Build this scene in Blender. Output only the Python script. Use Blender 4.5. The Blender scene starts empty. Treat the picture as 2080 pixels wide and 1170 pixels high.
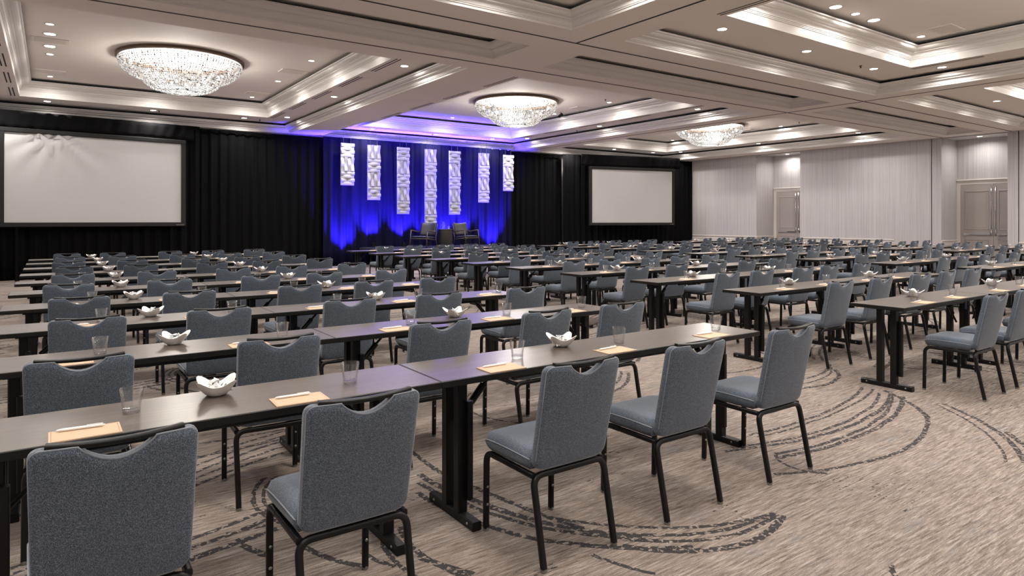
import bpy, bmesh, math, random
from mathutils import Vector, Matrix
R = math.radians
rnd = random.Random(7)
sc = bpy.context.scene
col = sc.collection

# ------------------------------------------------------------------ camera, world, exposure
cam_d = bpy.data.cameras.new('camera'); cam = bpy.data.objects.new('camera', cam_d); col.objects.link(cam)
cam.location = (0, 0, 1.5); cam.rotation_euler = (R(90), 0, R(-35))
cam_d.sensor_width = 36.0; cam_d.lens = 36.0 * 1337 / 2080; cam_d.shift_y = -137.5 / 2080
cam_d.clip_start = 0.05; cam_d.clip_end = 200
sc.camera = cam
w = bpy.data.worlds.new('world'); sc.world = w; w.use_nodes = True
w.node_tree.nodes['Background'].inputs[0].default_value = (0.9, 0.85, 0.8, 1)
w.node_tree.nodes['Background'].inputs[1].default_value = 0.02
sc.view_settings.view_transform = 'Standard'; sc.view_settings.look = 'None'
sc.view_settings.exposure = 0.88; sc.view_settings.gamma = 1.0
sc.cycles.use_denoising = True
sc.cycles.max_bounces = 8; sc.cycles.diffuse_bounces = 6; sc.cycles.glossy_bounces = 4
sc.cycles.transmission_bounces = 6; sc.cycles.transparent_max_bounces = 16
sc.cycles.caustics_reflective = False; sc.cycles.caustics_refractive = False
sc.cycles.sample_clamp_indirect = 4.0
WARM = (1.0, 0.95, 0.90); BLUE = (0.06, 0.03, 1.0)
P_DOWN_LEDGE = 20.0; P_DOWN_UP = 11.0; P_CHAND = 210.0; P_UPLIGHT = 3000.0

# ------------------------------------------------------------------ helpers
def tag(o, label=None, cat=None, group=None, kind=None):
    if label: o['label'] = label
    if cat: o['category'] = cat
    if group: o['group'] = group
    if kind: o['kind'] = kind
    return o
def link(name, data, parent=None, loc=None):
    o = bpy.data.objects.new(name, data); col.objects.link(o)
    if parent is not None: o.parent = parent
    if loc is not None: o.location = loc
    return o
def empty(name, loc=(0, 0, 0), rz=0.0):
    o = bpy.data.objects.new(name, None); col.objects.link(o)
    o.location = loc; o.rotation_euler[2] = rz; o.empty_display_size = 0.1
    return o
class MB:
    """collects vertices and faces of ONE mesh"""
    def __init__(s): s.v = []; s.f = []; s.m = []
    def add(s, vs, fs, mi=0):
        b = len(s.v); s.v += [tuple(p) for p in vs]
        for f in fs: s.f.append(tuple(i + b for i in f)); s.m.append(mi)
    def box(s, x0, x1, y0, y1, z0, z1, mi=0):
        s.add([(x0,y0,z0),(x1,y0,z0),(x1,y1,z0),(x0,y1,z0),(x0,y0,z1),(x1,y0,z1),(x1,y1,z1),(x0,y1,z1)],
              [(0,3,2,1),(4,5,6,7),(0,1,5,4),(1,2,6,5),(2,3,7,6),(3,0,4,7)], mi)
    def cbox(s, x0, x1, y0, y1, z0, z1, c=0.004, mi=0):
        """box with chamfered long edges (octagon section along its longest axis)"""
        d = (x1-x0, y1-y0, z1-z0); ax = d.index(max(d))
        rng = [(x0,x1),(y0,y1),(z0,z1)]
        a, b = [i for i in range(3) if i != ax]
        (a0,a1),(b0,b1) = rng[a], rng[b]; c = min(c, (a1-a0)*.45, (b1-b0)*.45)
        sec = [(a0+c,b0),(a1-c,b0),(a1,b0+c),(a1,b1-c),(a1-c,b1),(a0+c,b1),(a0,b1-c),(a0,b0+c)]
        vs = []
        for t in rng[ax]:
            for p in sec:
                q = [0,0,0]; q[ax] = t; q[a] = p[0]; q[b] = p[1]; vs.append(q)
        fs = [tuple(range(7,-1,-1)), tuple(range(8,16))] + [(i,(i+1)%8,8+(i+1)%8,8+i) for i in range(8)]
        if ax == 1: fs = [f[::-1] for f in fs]
        s.add(vs, fs, mi)
    def tube(s, pts, r, n=8, mi=0, sec=None, cap=True, up=None):
        """sweep a circle (or the section sec) along a polyline"""
        pts = [Vector(p) for p in pts]; rings = []
        sec = sec or [(math.cos(2*math.pi*i/n)*r, math.sin(2*math.pi*i/n)*r) for i in range(n)]
        n = len(sec)
        t0 = (pts[1]-pts[0]).normalized()
        ref = Vector(up) if up else (Vector((0,0,1)) if abs(t0.z) < .9 else Vector((1,0,0)))
        u = (ref - t0*ref.dot(t0)).normalized(); pt = t0
        for i, p in enumerate(pts):
            if i == 0: t = t0
            elif i == len(pts)-1: t = (pts[i]-pts[i-1]).normalized()
            else: t = ((pts[i]-pts[i-1]).normalized() + (pts[i+1]-pts[i]).normalized()).normalized()
            q = pt.rotation_difference(t); u = q @ u; u = (u - t*u.dot(t)).normalized(); pt = t
            v = t.cross(u)
            rings.append([p + u*a + v*b for a, b in sec])
        fs = []
        for i in range(len(rings)-1):
            for j in range(n):
                fs.append((i*n+j, i*n+(j+1)%n, (i+1)*n+(j+1)%n, (i+1)*n+j))
        if cap: fs += [tuple(range(n-1,-1,-1)), tuple((len(rings)-1)*n+j for j in range(n))]
        s.add([p for r_ in rings for p in r_], fs, mi)
    def lathe(s, prof, n=24, mi=0, c=(0,0,0), close=False):
        k = len(prof); vs = []
        for i in range(n):
            a = 2*math.pi*i/n
            for r, z in prof: vs.append((c[0]+r*math.cos(a), c[1]+r*math.sin(a), c[2]+z))
        fs = []
        for i in range(n):
            for j in range(k-1 if not close else k):
                a, b = i*k+j, i*k+(j+1)%k; a2, b2 = ((i+1)%n)*k+j, ((i+1)%n)*k+(j+1)%k
                fs.append((a, a2, b2, b))
        s.add(vs, fs, mi)
    def mesh(s, name, mats, smooth=False, weld=False):
        me = bpy.data.meshes.new(name); me.from_pydata(s.v, [], s.f)
        for m_ in (mats if isinstance(mats, (list, tuple)) else [mats]): me.materials.append(m_)
        if any(s.m): me.polygons.foreach_set('material_index', s.m)
        if weld:
            bm = bmesh.new(); bm.from_mesh(me); bmesh.ops.remove_doubles(bm, verts=bm.verts, dist=1e-5); bm.to_mesh(me); bm.free()
        if smooth: me.shade_smooth() if smooth is True else me.shade_smooth()
        if smooth not in (False, True): me.set_sharp_from_angle(angle=R(smooth))
        me.update(); return me
    def obj(s, name, mats, parent=None, smooth=False, loc=None, weld=False):
        return link(name, s.mesh(name, mats, smooth, weld), parent, loc)
def rsq(w_, r_=0.006, h_=None, n=2):
    """rounded rectangle section for tubes"""
    h_ = h_ or w_; out = []
    for cx, cy, a0 in ((w_/2-r_, h_/2-r_, 0), (-w_/2+r_, h_/2-r_, 90), (-w_/2+r_, -h_/2+r_, 180), (w_/2-r_, -h_/2+r_, 270)):
        for i in range(n+1):
            a = R(a0 + 90*i/n); out.append((cx+r_*math.cos(a), cy+r_*math.sin(a)))
    return out
def fillet(pts, rad, n=5):
    """round the inner corners of a polyline"""
    pts = [Vector(p) for p in pts]; out = [pts[0]]
    for i in range(1, len(pts)-1):
        a, b, c = pts[i-1], pts[i], pts[i+1]
        d1, d2 = (a-b), (c-b); r_ = min(rad, d1.length*.49, d2.length*.49)
        p, q = b + d1.normalized()*r_, b + d2.normalized()*r_
        for k in range(n+1):
            t = k/n; out.append(p*(1-t)**2 + b*2*t*(1-t) + q*t*t)
    return out + [pts[-1]]

# ------------------------------------------------------------------ materials
def new_mat(name):
    m = bpy.data.materials.new(name); m.use_nodes = True
    nt = m.node_tree; return m, nt, nt.nodes['Principled BSDF']
def N(nt, typ, **kw):
    n = nt.nodes.new(typ)
    for k, v in kw.items():
        if k.startswith('i_'):
            key = k[2:]; n.inputs[int(key) if key.isdigit() else key].default_value = v
        else: setattr(n, k, v)
    return n
def plain(name, c, rough=.5, metal=0.0, spec=.5, emit=None, es=0.0, sheen=0.0):
    m, nt, b = new_mat(name)
    b.inputs['Base Color'].default_value = (*c, 1); b.inputs['Roughness'].default_value = rough
    b.inputs['Metallic'].default_value = metal; b.inputs['Specular IOR Level'].default_value = spec
    if emit: b.inputs['Emission Color'].default_value = (*emit, 1); b.inputs['Emission Strength'].default_value = es
    if sheen: b.inputs['Sheen Weight'].default_value = sheen
    return m
def ramp(nt, fac, stops):
    r = N(nt, 'ShaderNodeValToRGB'); e = r.color_ramp.elements
    while len(e) < len(stops): e.new(.5)
    for el, (p, c) in zip(e, stops): el.position = p; el.color = (*c, 1)
    nt.links.new(fac, r.inputs[0]); return r.outputs[0]
def coords(nt, scale=(1,1,1), rot=(0,0,0), kind='Object'):
    if kind == 'World': g = N(nt, 'ShaderNodeNewGeometry'); o = g.outputs['Position']
    else: o = N(nt, 'ShaderNodeTexCoord').outputs[kind]
    mp = N(nt, 'ShaderNodeMapping'); mp.inputs['Scale'].default_value = scale; mp.inputs['Rotation'].default_value = rot
    nt.links.new(o, mp.inputs[0]); return mp.outputs[0]
def noise(nt, vec, scale, detail=3.0, rough=.6):
    n = N(nt, 'ShaderNodeTexNoise', i_Scale=scale, i_Detail=detail, i_Roughness=rough); nt.links.new(vec, n.inputs['Vector']); return n.outputs['Fac']
def mixc(nt, fac, a, b, mode='MIX'):
    n = N(nt, 'ShaderNodeMix', data_type='RGBA', blend_type=mode)
    for sock, v in ((n.inputs['Factor'], fac), (n.inputs['A'], a), (n.inputs['B'], b)):
        if hasattr(v, 'is_output'): nt.links.new(v, sock)
        else: sock.default_value = v if not isinstance(v, tuple) else (*v, 1)
    return n.outputs['Result']
def math_(nt, op, a, b=None, c=None):
    n = N(nt, 'ShaderNodeMath', operation=op)
    for i, v in enumerate((a, b, c)):
        if v is None: continue
        if hasattr(v, 'is_output'): nt.links.new(v, n.inputs[i])
        else: n.inputs[i].default_value = v
    return n.outputs[0]
def bump(nt, b, h, strength=.2, dist=.01):
    n = N(nt, 'ShaderNodeBump', i_Strength=strength, i_Distance=dist); nt.links.new(h, n.inputs['Height']); nt.links.new(n.outputs[0], b.inputs['Normal'])
M = {}
M['ceiling'] = plain('ceiling_paint', (.90, .84, .785), .75, spec=.2)
M['crown'] = plain('crown_paint', (.73, .70, .67), .34, spec=.5)
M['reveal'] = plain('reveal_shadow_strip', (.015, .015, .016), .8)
M['black'] = plain('black_metal', (.005, .005, .0055), .34, spec=.26)
M['edge'] = plain('black_edge_band', (.007, .0065, .006), .42, spec=.25)
M['chrome'] = plain('chrome', (.75, .75, .77), .12, metal=1.0)
M['glide'] = plain('grey_glide', (.25, .24, .22), .4, metal=.6)
M['porcelain'] = plain('white_porcelain', (.82, .80, .77), .18)
M['pen'] = plain('white_plastic', (.80, .78, .76), .25)
M['screen'] = plain('projection_cloth', (.47, .465, .46), .85, spec=.1)
M['screen_frame'] = plain('screen_border_velvet', (.018, .018, .018), .8, spec=.2)
M['door'] = plain('door_paint', (.40, .36, .335), .38)
M['trim'] = plain('trim_paint', (.66, .62, .58), .4)
M['panel'] = plain('white_sculpted_tile', (.50, .50, .55), .4)
M['stage_wood'] = plain('dark_oiled_wood', (.055, .042, .034), .35)
M['drum'] = plain('charcoal_wood', (.03, .028, .026), .4)
M['leather'] = plain('black_leather', (.02, .02, .022), .38)
M['candy'] = plain('silver_white_wrapper', (.80, .80, .80), .28, metal=.15)
M['candy_dark'] = plain('printed_wrapper', (.10, .10, .11), .3)
M['vent'] = plain('vent_paint', (.80, .75, .70), .6)
M['dark_slot'] = plain('slot_dark', (.03, .028, .026), .8)
M['lens'] = plain('downlight_lens', (.9, .88, .85), .5, emit=(1, .93, .86), es=14.0)
M['bulb'] = plain('chandelier_bulb', (1, 1, 1), .5, emit=(1, .94, .88), es=5.0)
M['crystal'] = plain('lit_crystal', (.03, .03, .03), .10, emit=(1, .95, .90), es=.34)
M['bronze'] = plain('chandelier_bronze', (.16, .11, .08), .4, metal=.7)
M['blue_lens'] = plain('blue_led_lens', (.1, .1, .5), .3, emit=(.08, .05, 1), es=20.0)

for k_ in ('lens', 'bulb', 'crystal', 'blue_lens'): M[k_].cycles.emission_sampling = 'NONE'
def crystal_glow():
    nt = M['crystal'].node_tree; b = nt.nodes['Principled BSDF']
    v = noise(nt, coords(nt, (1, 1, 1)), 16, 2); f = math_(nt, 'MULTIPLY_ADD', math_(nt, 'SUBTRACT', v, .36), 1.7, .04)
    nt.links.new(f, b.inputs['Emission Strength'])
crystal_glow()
def fabric():
    m, nt, b = new_mat('heathered_blue_grey_fabric')
    v = coords(nt, (1, 1, 1)); n1 = noise(nt, v, 360, 2); n2 = noise(nt, coords(nt, (1, 1, .35)), 640, 1); n3 = noise(nt, v, 9, 2)
    f = math_(nt, 'ADD', math_(nt, 'MULTIPLY', n1, .6), math_(nt, 'MULTIPLY', n2, .4))
    c = ramp(nt, f, [(.40, (.022, .030, .043)), (.5, (.066, .085, .114)), (.61, (.175, .206, .25))])
    c = mixc(nt, math_(nt, 'MULTIPLY', n3, .25), c, (.08, .096, .12))
    nt.links.new(c, b.inputs['Base Color']); b.inputs['Roughness'].default_value = .9
    b.inputs['Specular IOR Level'].default_value = .2; b.inputs['Sheen Weight'].default_value = .25
    bump(nt, b, f, .25, .002); return m
M['fabric'] = fabric()
M['piping'] = plain('fabric_piping', (.20, .225, .255), .85, spec=.2, sheen=.3)
def laminate():
    m, nt, b = new_mat('grey_brown_wood_laminate')
    v = coords(nt, (1.2, 26, 8), kind='World'); n1 = noise(nt, v, 2.2, 6, .65)
    n2 = noise(nt, coords(nt, (.5, 5, 1), kind='World'), 1.5, 3)
    f = math_(nt, 'ADD', math_(nt, 'MULTIPLY', n1, .7), math_(nt, 'MULTIPLY', n2, .3))
    c = ramp(nt, f, [(.33, (.052, .040, .033)), (.5, (.080, .063, .052)), (.68, (.118, .095, .080))])
    nt.links.new(c, b.inputs['Base Color']); b.inputs['Roughness'].default_value = .29
    b.inputs['Specular IOR Level'].default_value = .55; return m
M['laminate'] = laminate()
def wallcover():
    m, nt, b = new_mat('striped_wallcovering')
    n1 = noise(nt, coords(nt, (30, 30, .10), kind='World'), 2.2, 5, .7)
    n2 = noise(nt, coords(nt, (60, 60, .5), kind='World'), 2.0, 2, .5)
    f = math_(nt, 'ADD', math_(nt, 'MULTIPLY', n1, .7), math_(nt, 'MULTIPLY', n2, .3))
    c = ramp(nt, f, [(.36, (.36, .335, .335)), (.5, (.475, .455, .455)), (.62, (.55, .53, .53))])
    nt.links.new(c, b.inputs['Base Color']); b.inputs['Roughness'].default_value = .6; return m
M['wall'] = wallcover()
def velvet():
    m, nt, b = new_mat('black_velour_drape')
    b.inputs['Base Color'].default_value = (.0042, .0042, .0045, 1); b.inputs['Roughness'].default_value = .95
    b.inputs['Specular IOR Level'].default_value = .05; return m
M['drape'] = velvet()
M['backdrop'] = plain('blue_washed_black_velour', (.007, .007, .022), .95, spec=.05)  # black velour; blue light put into its colour to deepen the uplight wash
def notepad():
    m, nt, b = new_mat('peach_notepaper')
    tc = N(nt, 'ShaderNodeTexCoord'); sp = N(nt, 'ShaderNodeSeparateXYZ'); nt.links.new(tc.outputs['Object'], sp.inputs[0])
    ax = math_(nt, 'ABSOLUTE', math_(nt, 'SUBTRACT', math_(nt, 'ABSOLUTE', sp.outputs[0]), .1005)); ay = math_(nt, 'ABSOLUTE', math_(nt, 'SUBTRACT', math_(nt, 'ABSOLUTE', sp.outputs[1]), .0615))
    inx = math_(nt, 'LESS_THAN', math_(nt, 'ABSOLUTE', sp.outputs[0]), .1015); iny = math_(nt, 'LESS_THAN', math_(nt, 'ABSOLUTE', sp.outputs[1]), .0625)
    l = math_(nt, 'MULTIPLY', math_(nt, 'MAXIMUM', math_(nt, 'LESS_THAN', ax, .0009), math_(nt, 'LESS_THAN', ay, .0009)), math_(nt, 'MULTIPLY', inx, iny))
    nt.links.new(mixc(nt, l, (.52, .36, .235), (.23, .16, .11)), b.inputs['Base Color']); b.inputs['Roughness'].default_value = .6; return m
M['paper'] = notepad()
def thin_glass():
    m, nt, b = new_mat('clear_thin_glass')
    tr = N(nt, 'ShaderNodeBsdfTransparent'); tr.inputs[0].default_value = (.995, .997, .997, 1)
    gl = N(nt, 'ShaderNodeBsdfGlossy', i_Roughness=.07); fr = N(nt, 'ShaderNodeFresnel', i_IOR=1.32)
    mx = N(nt, 'ShaderNodeMixShader'); nt.links.new(math_(nt, 'MINIMUM', math_(nt, 'ADD', fr.outputs[0], .05), .42), mx.inputs[0]); nt.links.new(tr.outputs[0], mx.inputs[1]); nt.links.new(gl.outputs[0], mx.inputs[2])
    nt.links.new(mx.outputs[0], nt.nodes['Material Output'].inputs[0]); return m
M['glass'] = thin_glass()
def solid_glass():
    m, nt, b = new_mat('clear_thick_glass')
    tr = N(nt, 'ShaderNodeBsdfTransparent'); tr.inputs[0].default_value = (.97, .975, .98, 1)
    gl = N(nt, 'ShaderNodeBsdfGlossy', i_Roughness=.06); fr = N(nt, 'ShaderNodeFresnel', i_IOR=1.75)
    mx = N(nt, 'ShaderNodeMixShader'); nt.links.new(math_(nt, 'MINIMUM', math_(nt, 'ADD', fr.outputs[0], .08), .42), mx.inputs[0]); nt.links.new(tr.outputs[0], mx.inputs[1]); nt.links.new(gl.outputs[0], mx.inputs[2])
    nt.links.new(mx.outputs[0], nt.nodes['Material Output'].inputs[0]); return m
M['glass_base'] = solid_glass()

def circle3(p, q, r):
    ax, ay = p; bx, by = q; cx, cy = r
    d = 2*(ax*(by-cy)+bx*(cy-ay)+cx*(ay-by))
    if abs(d) < 1e-4: return circle3(p, (bx+.01, by+.01), r)
    ux = ((ax*ax+ay*ay)*(by-cy)+(bx*bx+by*by)*(cy-ay)+(cx*cx+cy*cy)*(ay-by))/d
    uy = ((ax*ax+ay*ay)*(cx-bx)+(bx*bx+by*by)*(ax-cx)+(cx*cx+cy*cy)*(bx-ax))/d
    return ux, uy, math.hypot(ax-ux, ay-uy)
def carpet():
    m, nt, b = new_mat('beige_carpet_with_brushed_arcs')
    pos = N(nt, 'ShaderNodeNewGeometry').outputs['Position']
    def streak(rot, s): return noise(nt, coords(nt, (1.6, 22, 1), (0, 0, R(rot)), 'World'), s, 5, .75)
    s1, s2, s3 = streak(28, 3.2), streak(-38, 3.0), streak(80, 3.4)
    zone = noise(nt, coords(nt, (1, 1, 1), kind='World'), 1.1, 2); zone2 = noise(nt, coords(nt, (1, 1, 1), (0, 0, 1), 'World'), .8, 2)
    def step(x, a, b_): return ramp(nt, x, [(a, (0, 0, 0)), (b_, (1, 1, 1))])
    f = mixc(nt, step(zone, .46, .54), s1, s2); f = mixc(nt, step(zone2, .54, .60), f, s3)
    fine = noise(nt, coords(nt, kind='World'), 160, 2)
    ff = math_(nt, 'ADD', math_(nt, 'MULTIPLY', f, .8), math_(nt, 'MULTIPLY', fine, .2))
    c = ramp(nt, ff, [(.40, (.112, .088, .074)), (.47, (.185, .150, .128)), (.53, (.245, .205, .177)), (.62, (.36, .315, .28))])
    bl = noise(nt, coords(nt, (1.4, 5, 1), (0, 0, .4), 'World'), 1.6, 4)
    c = mixc(nt, math_(nt, 'MULTIPLY', step(bl, .56, .72), .55), c, (.165, .165, .175))
    pat = noise(nt, coords(nt, (1, 1.8, 1), (0, 0, .9), 'World'), .75, 3)
    c = mixc(nt, math_(nt, 'MULTIPLY', step(pat, .50, .66), .45), c, (.125, .105, .092))
    w1 = noise(nt, coords(nt, (5, 70, 1), (0, 0, R(24)), 'World'), 1.6, 4, .7); w2 = noise(nt, coords(nt, (5, 70, 1), (0, 0, R(-52)), 'World'), 1.6, 4, .7)
    wz = noise(nt, coords(nt, (1, 1, 1), (0, 0, .3), 'World'), 2.3, 2)
    wl = mixc(nt, step(wz, .47, .53), step(w1, .55, .60), step(w2, .55, .60))
    c = mixc(nt, math_(nt, 'MULTIPLY', wl, .55), c, (.40, .355, .315))
    d1 = noise(nt, coords(nt, (4, 50, 1), (0, 0, R(-40)), 'World'), 2.1, 4, .7)
    c = mixc(nt, math_(nt, 'MULTIPLY', step(d1, .60, .66), .40), c, (.085, .07, .062))
    # arcs, repeated over the floor in one carpet repeat of 6.4 by 3.5 m
    wr = N(nt, 'ShaderNodeVectorMath', operation='WRAP'); nt.links.new(pos, wr.inputs[0])
    wr.inputs[1].default_value = (6.75, 4.90, 10); wr.inputs[2].default_value = (.35, 1.40, -10)
    dn = N(nt, 'ShaderNodeTexNoise', i_Scale=26.0, i_Detail=3.0); nt.links.new(pos, dn.inputs['Vector'])
    off = N(nt, 'ShaderNodeVectorMath', operation='SUBTRACT'); nt.links.new(dn.outputs['Color'], off.inputs[0]); off.inputs[1].default_value = (.5, .5, .5)
    dn2 = N(nt, 'ShaderNodeTexNoise', i_Scale=2.2, i_Detail=1.0); nt.links.new(pos, dn2.inputs['Vector'])
    off2 = N(nt, 'ShaderNodeVectorMath', operation='SUBTRACT'); nt.links.new(dn2.outputs['Color'], off2.inputs[0]); off2.inputs[1].default_value = (.5, .5, .5)
    def madd(vec, s, base):
        n = N(nt, 'ShaderNodeVectorMath', operation='MULTIPLY_ADD'); nt.links.new(vec, n.inputs[0]); n.inputs[1].default_value = (s, s, 0); nt.links.new(base, n.inputs[2]); return n.outputs[0]
    p = madd(off.outputs[0], .020, madd(off2.outputs[0], .045, wr.outputs[0]))
    arcs = [((5.998,2.846),(5.76,2.539),(5.437,2.275),.020), ((5.437,2.275),(4.463,2.057),(3.705,2.211),.016), ((3.705,2.211),(3.69,2.334),(3.839,2.494),.012),
            ((5.95,2.682),(4.875,2.381),(3.8,2.434),.020), ((5.87,2.74),(4.875,2.44),(3.8,2.49),.016),
            ((6.03,2.82),(4.815,2.52),(3.94,2.60),.020), ((5.90,2.86),(4.80,2.585),(3.94,2.65),.015),
            ((5.927,2.93),(5.0,2.75),(3.988,2.76),.012), ((5.80,2.98),(5.0,2.81),(3.988,2.82),.016),
            ((3.046,1.951),(2.552,1.90),(2.202,2.126),.022), ((2.202,2.126),(1.85,2.52),(1.659,3.269),.020),
            ((3.02,1.97),(2.50,2.02),(2.15,2.30),.016), ((2.15,2.30),(1.89,2.70),(1.73,3.40),.018),
            ((3.00,1.99),(2.48,2.10),(2.11,2.42),.016), ((2.11,2.42),(1.91,2.80),(1.79,3.50),.024),
            ((3.02,1.99),(2.46,2.20),(2.05,2.66),.015), ((2.05,2.66),(1.94,3.15),(1.905,3.9),.018),
            ((6.463,3.568),(5.825,3.285),(5.368,3.39),.022), ((6.531,3.66),(6.1,3.53),(5.5,3.58),.016), ((6.48,3.61),(6.0,3.43),(5.45,3.47),.012),
            ((5.974,2.389),(5.52,1.87),(4.981,1.534),.020), ((5.90,2.42),(5.44,1.92),(4.90,1.60),.010), ((5.50,1.78),(5.32,1.64),(5.1,1.46),.022),
            ((.55,4.00),(.90,4.20),(1.55,4.42),.016), ((.55,4.10),(.90,4.30),(1.55,4.52),.014), ((.55,4.20),(.90,4.40),(1.55,4.62),.016),
            ((.55,4.32),(.90,4.50),(1.55,4.72),.012), ((.55,4.44),(.90,4.60),(1.55,4.82),.014),
            ((1.03,3.97),(.875,3.60),(.93,3.33),.014), ((1.08,3.95),(.93,3.60),(.98,3.35),.012), ((1.13,3.93),(.985,3.60),(1.03,3.38),.010),
            ((.52,3.40),(.755,3.47),(1.02,3.55),.018), ((.52,3.30),(.755,3.37),(1.02,3.45),.020), ((.50,3.20),(.70,3.24),(.86,3.27),.024),
            ((.70,3.283),(.74,3.15),(.791,3.044),.020), ((.949,3.042),(1.01,2.87),(1.107,2.72),.018), ((1.341,2.643),(1.39,2.51),(1.46,2.376),.020), ((1.162,2.827),(1.18,2.73),(1.218,2.632),.014), ((.683,3.362),(.77,3.36),(.862,3.342),.016), ((1.99,2.19),(2.03,2.07),(2.10,1.94),.012), ((.74,4.83),(1.15,4.80),(1.605,4.84),.014), ((.70,4.58),(1.0,4.56),(1.253,4.594),.012), ((1.40,2.95),(1.36,2.62),(1.43,2.35),.016), ((1.30,2.95),(1.24,2.60),(1.32,2.30),.012),
            ((4.6,4.6),(4.0,4.2),(3.2,4.15),.018), ((4.6,4.7),(4.0,4.3),(3.2,4.25),.014), ((3.0,4.9),(2.7,4.4),(2.9,3.9),.014), ((6.6,4.5),(6.1,4.1),(5.2,4.2),.016)]
    tot = None
    for a, q, r_, hw in arcs:
        cx, cy, rad = circle3(a, q, r_)
        dirv = Vector((q[0]-cx, q[1]-cy)).normalized(); da = Vector((a[0]-cx, a[1]-cy)).normalized(); db = Vector((r_[0]-cx, r_[1]-cy)).normalized()
        cosl = min(dirv.dot(da), dirv.dot(db))
        sb = N(nt, 'ShaderNodeVectorMath', operation='SUBTRACT'); nt.links.new(p, sb.inputs[0]); sb.inputs[1].default_value = (cx, cy, 0)
        fl = N(nt, 'ShaderNodeVectorMath', operation='MULTIPLY'); nt.links.new(sb.outputs[0], fl.inputs[0]); fl.inputs[1].default_value = (1, 1, 0)
        ln = N(nt, 'ShaderNodeVectorMath', operation='LENGTH'); nt.links.new(fl.outputs[0], ln.inputs[0])
        dt = N(nt, 'ShaderNodeVectorMath', operation='DOT_PRODUCT'); nt.links.new(fl.outputs[0], dt.inputs[0]); dt.inputs[1].default_value = (dirv.x, dirv.y, 0)
        L = ln.outputs['Value']
        inr = math_(nt, 'COMPARE', L, rad, hw * .95)
        ina = math_(nt, 'GREATER_THAN', dt.outputs['Value'], math_(nt, 'MULTIPLY', L, cosl))
        k = math_(nt, 'MULTIPLY', inr, ina)
        tot = k if tot is None else math_(nt, 'MAXIMUM', tot, k)
    br = noise(nt, coords(nt, (1, 1, 1), (0, 0, .5), 'World'), 34, 2)
    tot = math_(nt, 'MULTIPLY', tot, math_(nt, 'GREATER_THAN', br, .44))
    # small broken hatch marks
    h1 = noise(nt, coords(nt, (3, 30, 1), (0, 0, R(118)), 'World'), 1.7, 3); h2 = noise(nt, coords(nt, (1, 1, 1), (0, 0, 2), 'World'), 1.3, 1)
    hatch = math_(nt, 'MULTIPLY', math_(nt, 'GREATER_THAN', h1, .60), math_(nt, 'GREATER_THAN', h2, .62))
    hatch = math_(nt, 'MULTIPLY', hatch, math_(nt, 'GREATER_THAN', br, .5))
    tot = math_(nt, 'MAXIMUM', tot, hatch)
    c = mixc(nt, math_(nt, 'MULTIPLY', tot, .88), c, (.020, .021, .025))
    nt.links.new(c, b.inputs['Base Color']); b.inputs['Roughness'].default_value = .95; b.inputs['Specular IOR Level'].default_value = .1
    bump(nt, b, ff, .25, .006); return m
M['carpet'] = carpet()
M['stage_carpet'] = plain('dark_stage_carpet', (.03, .03, .033), .9, spec=.1)

# ------------------------------------------------------------------ room shell
XL, XR, YF, YB = -2.75, 24.4, -4.3, 21.6
ZS, ZL, ZU = 4.26, 4.53, 4.96             # soffit, ledge, upper ceiling
XA = 25.6                                  # back of the door alcoves
AL = [(14.87, 16.85), (7.94, 9.80)]
def struct(mb, name, mat, parent=None, smooth=False, label=None):
    o = mb.obj(name, mat, parent, smooth)
    if parent is None: tag(o, kind='structure', label=label)
    return o
m = MB(); m.add([(XL-.1,YF-.1,0),(XA+.2,YF-.1,0),(XA+.2,YB+.1,0),(XL-.1,YB+.1,0)], [(0,1,2,3)])
struct(m, 'floor', M['carpet'], label='beige patterned carpet with dark brushed arcs')
m = MB(); m.box(XL-.15, XL, YF, YB, 0, 5.2); struct(m, 'wall_left', M['wall'], label='striped wall beyond the outer block of tables')
m = MB(); m.box(XL, XR, YB, YB+.15, 0, 5.2); struct(m, 'wall_back', M['wall'], label='wall hidden behind the black drapes')
m = MB(); m.box(XL, XR, YF-.15, YF, 0, 5.2); struct(m, 'wall_front', M['wall'], label='wall facing the stage across the room')
m = MB()
segs = [(16.85, YB), (10.115, 14.87), (9.80, 10.085), (7.67, 7.94), (YF, 7.64)]
for a, b_ in segs: m.box(XR, XR+.3, a, b_, 0, 5.2)
for a, b_ in AL:
    m.box(XA, XA+.15, a-.1, b_+.1, 0, 5.2); m.box(XR+.3, XA, b_, b_+.1, 0, 5.2); m.box(XR+.3, XA, a-.1, a, 0, 5.2)
struct(m, 'wall_right', M['wall'], label='striped wall with two door alcoves')
m = MB(); m.box(XR+.05, XR+.3, 10.085, 10.115, 0, ZS); struct(m, 'trim_1', M['reveal'], label='dark joint of the movable wall pocket')
m = MB(); m.box(XR+.05, XR+.3, 7.64, 7.67, 0, ZS); struct(m, 'trim_2', M['reveal'], label='dark joint beside the second door alcove')
for i, (a, b_) in enumerate(AL):
    m = MB(); m.box(XR+.28, XA+.1, a-.05, b_+.05, ZS, ZS+.1); struct(m, 'ceiling_alcove_%d' % (i+1), M['crown'], label='plain ceiling of a door alcove')
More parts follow.
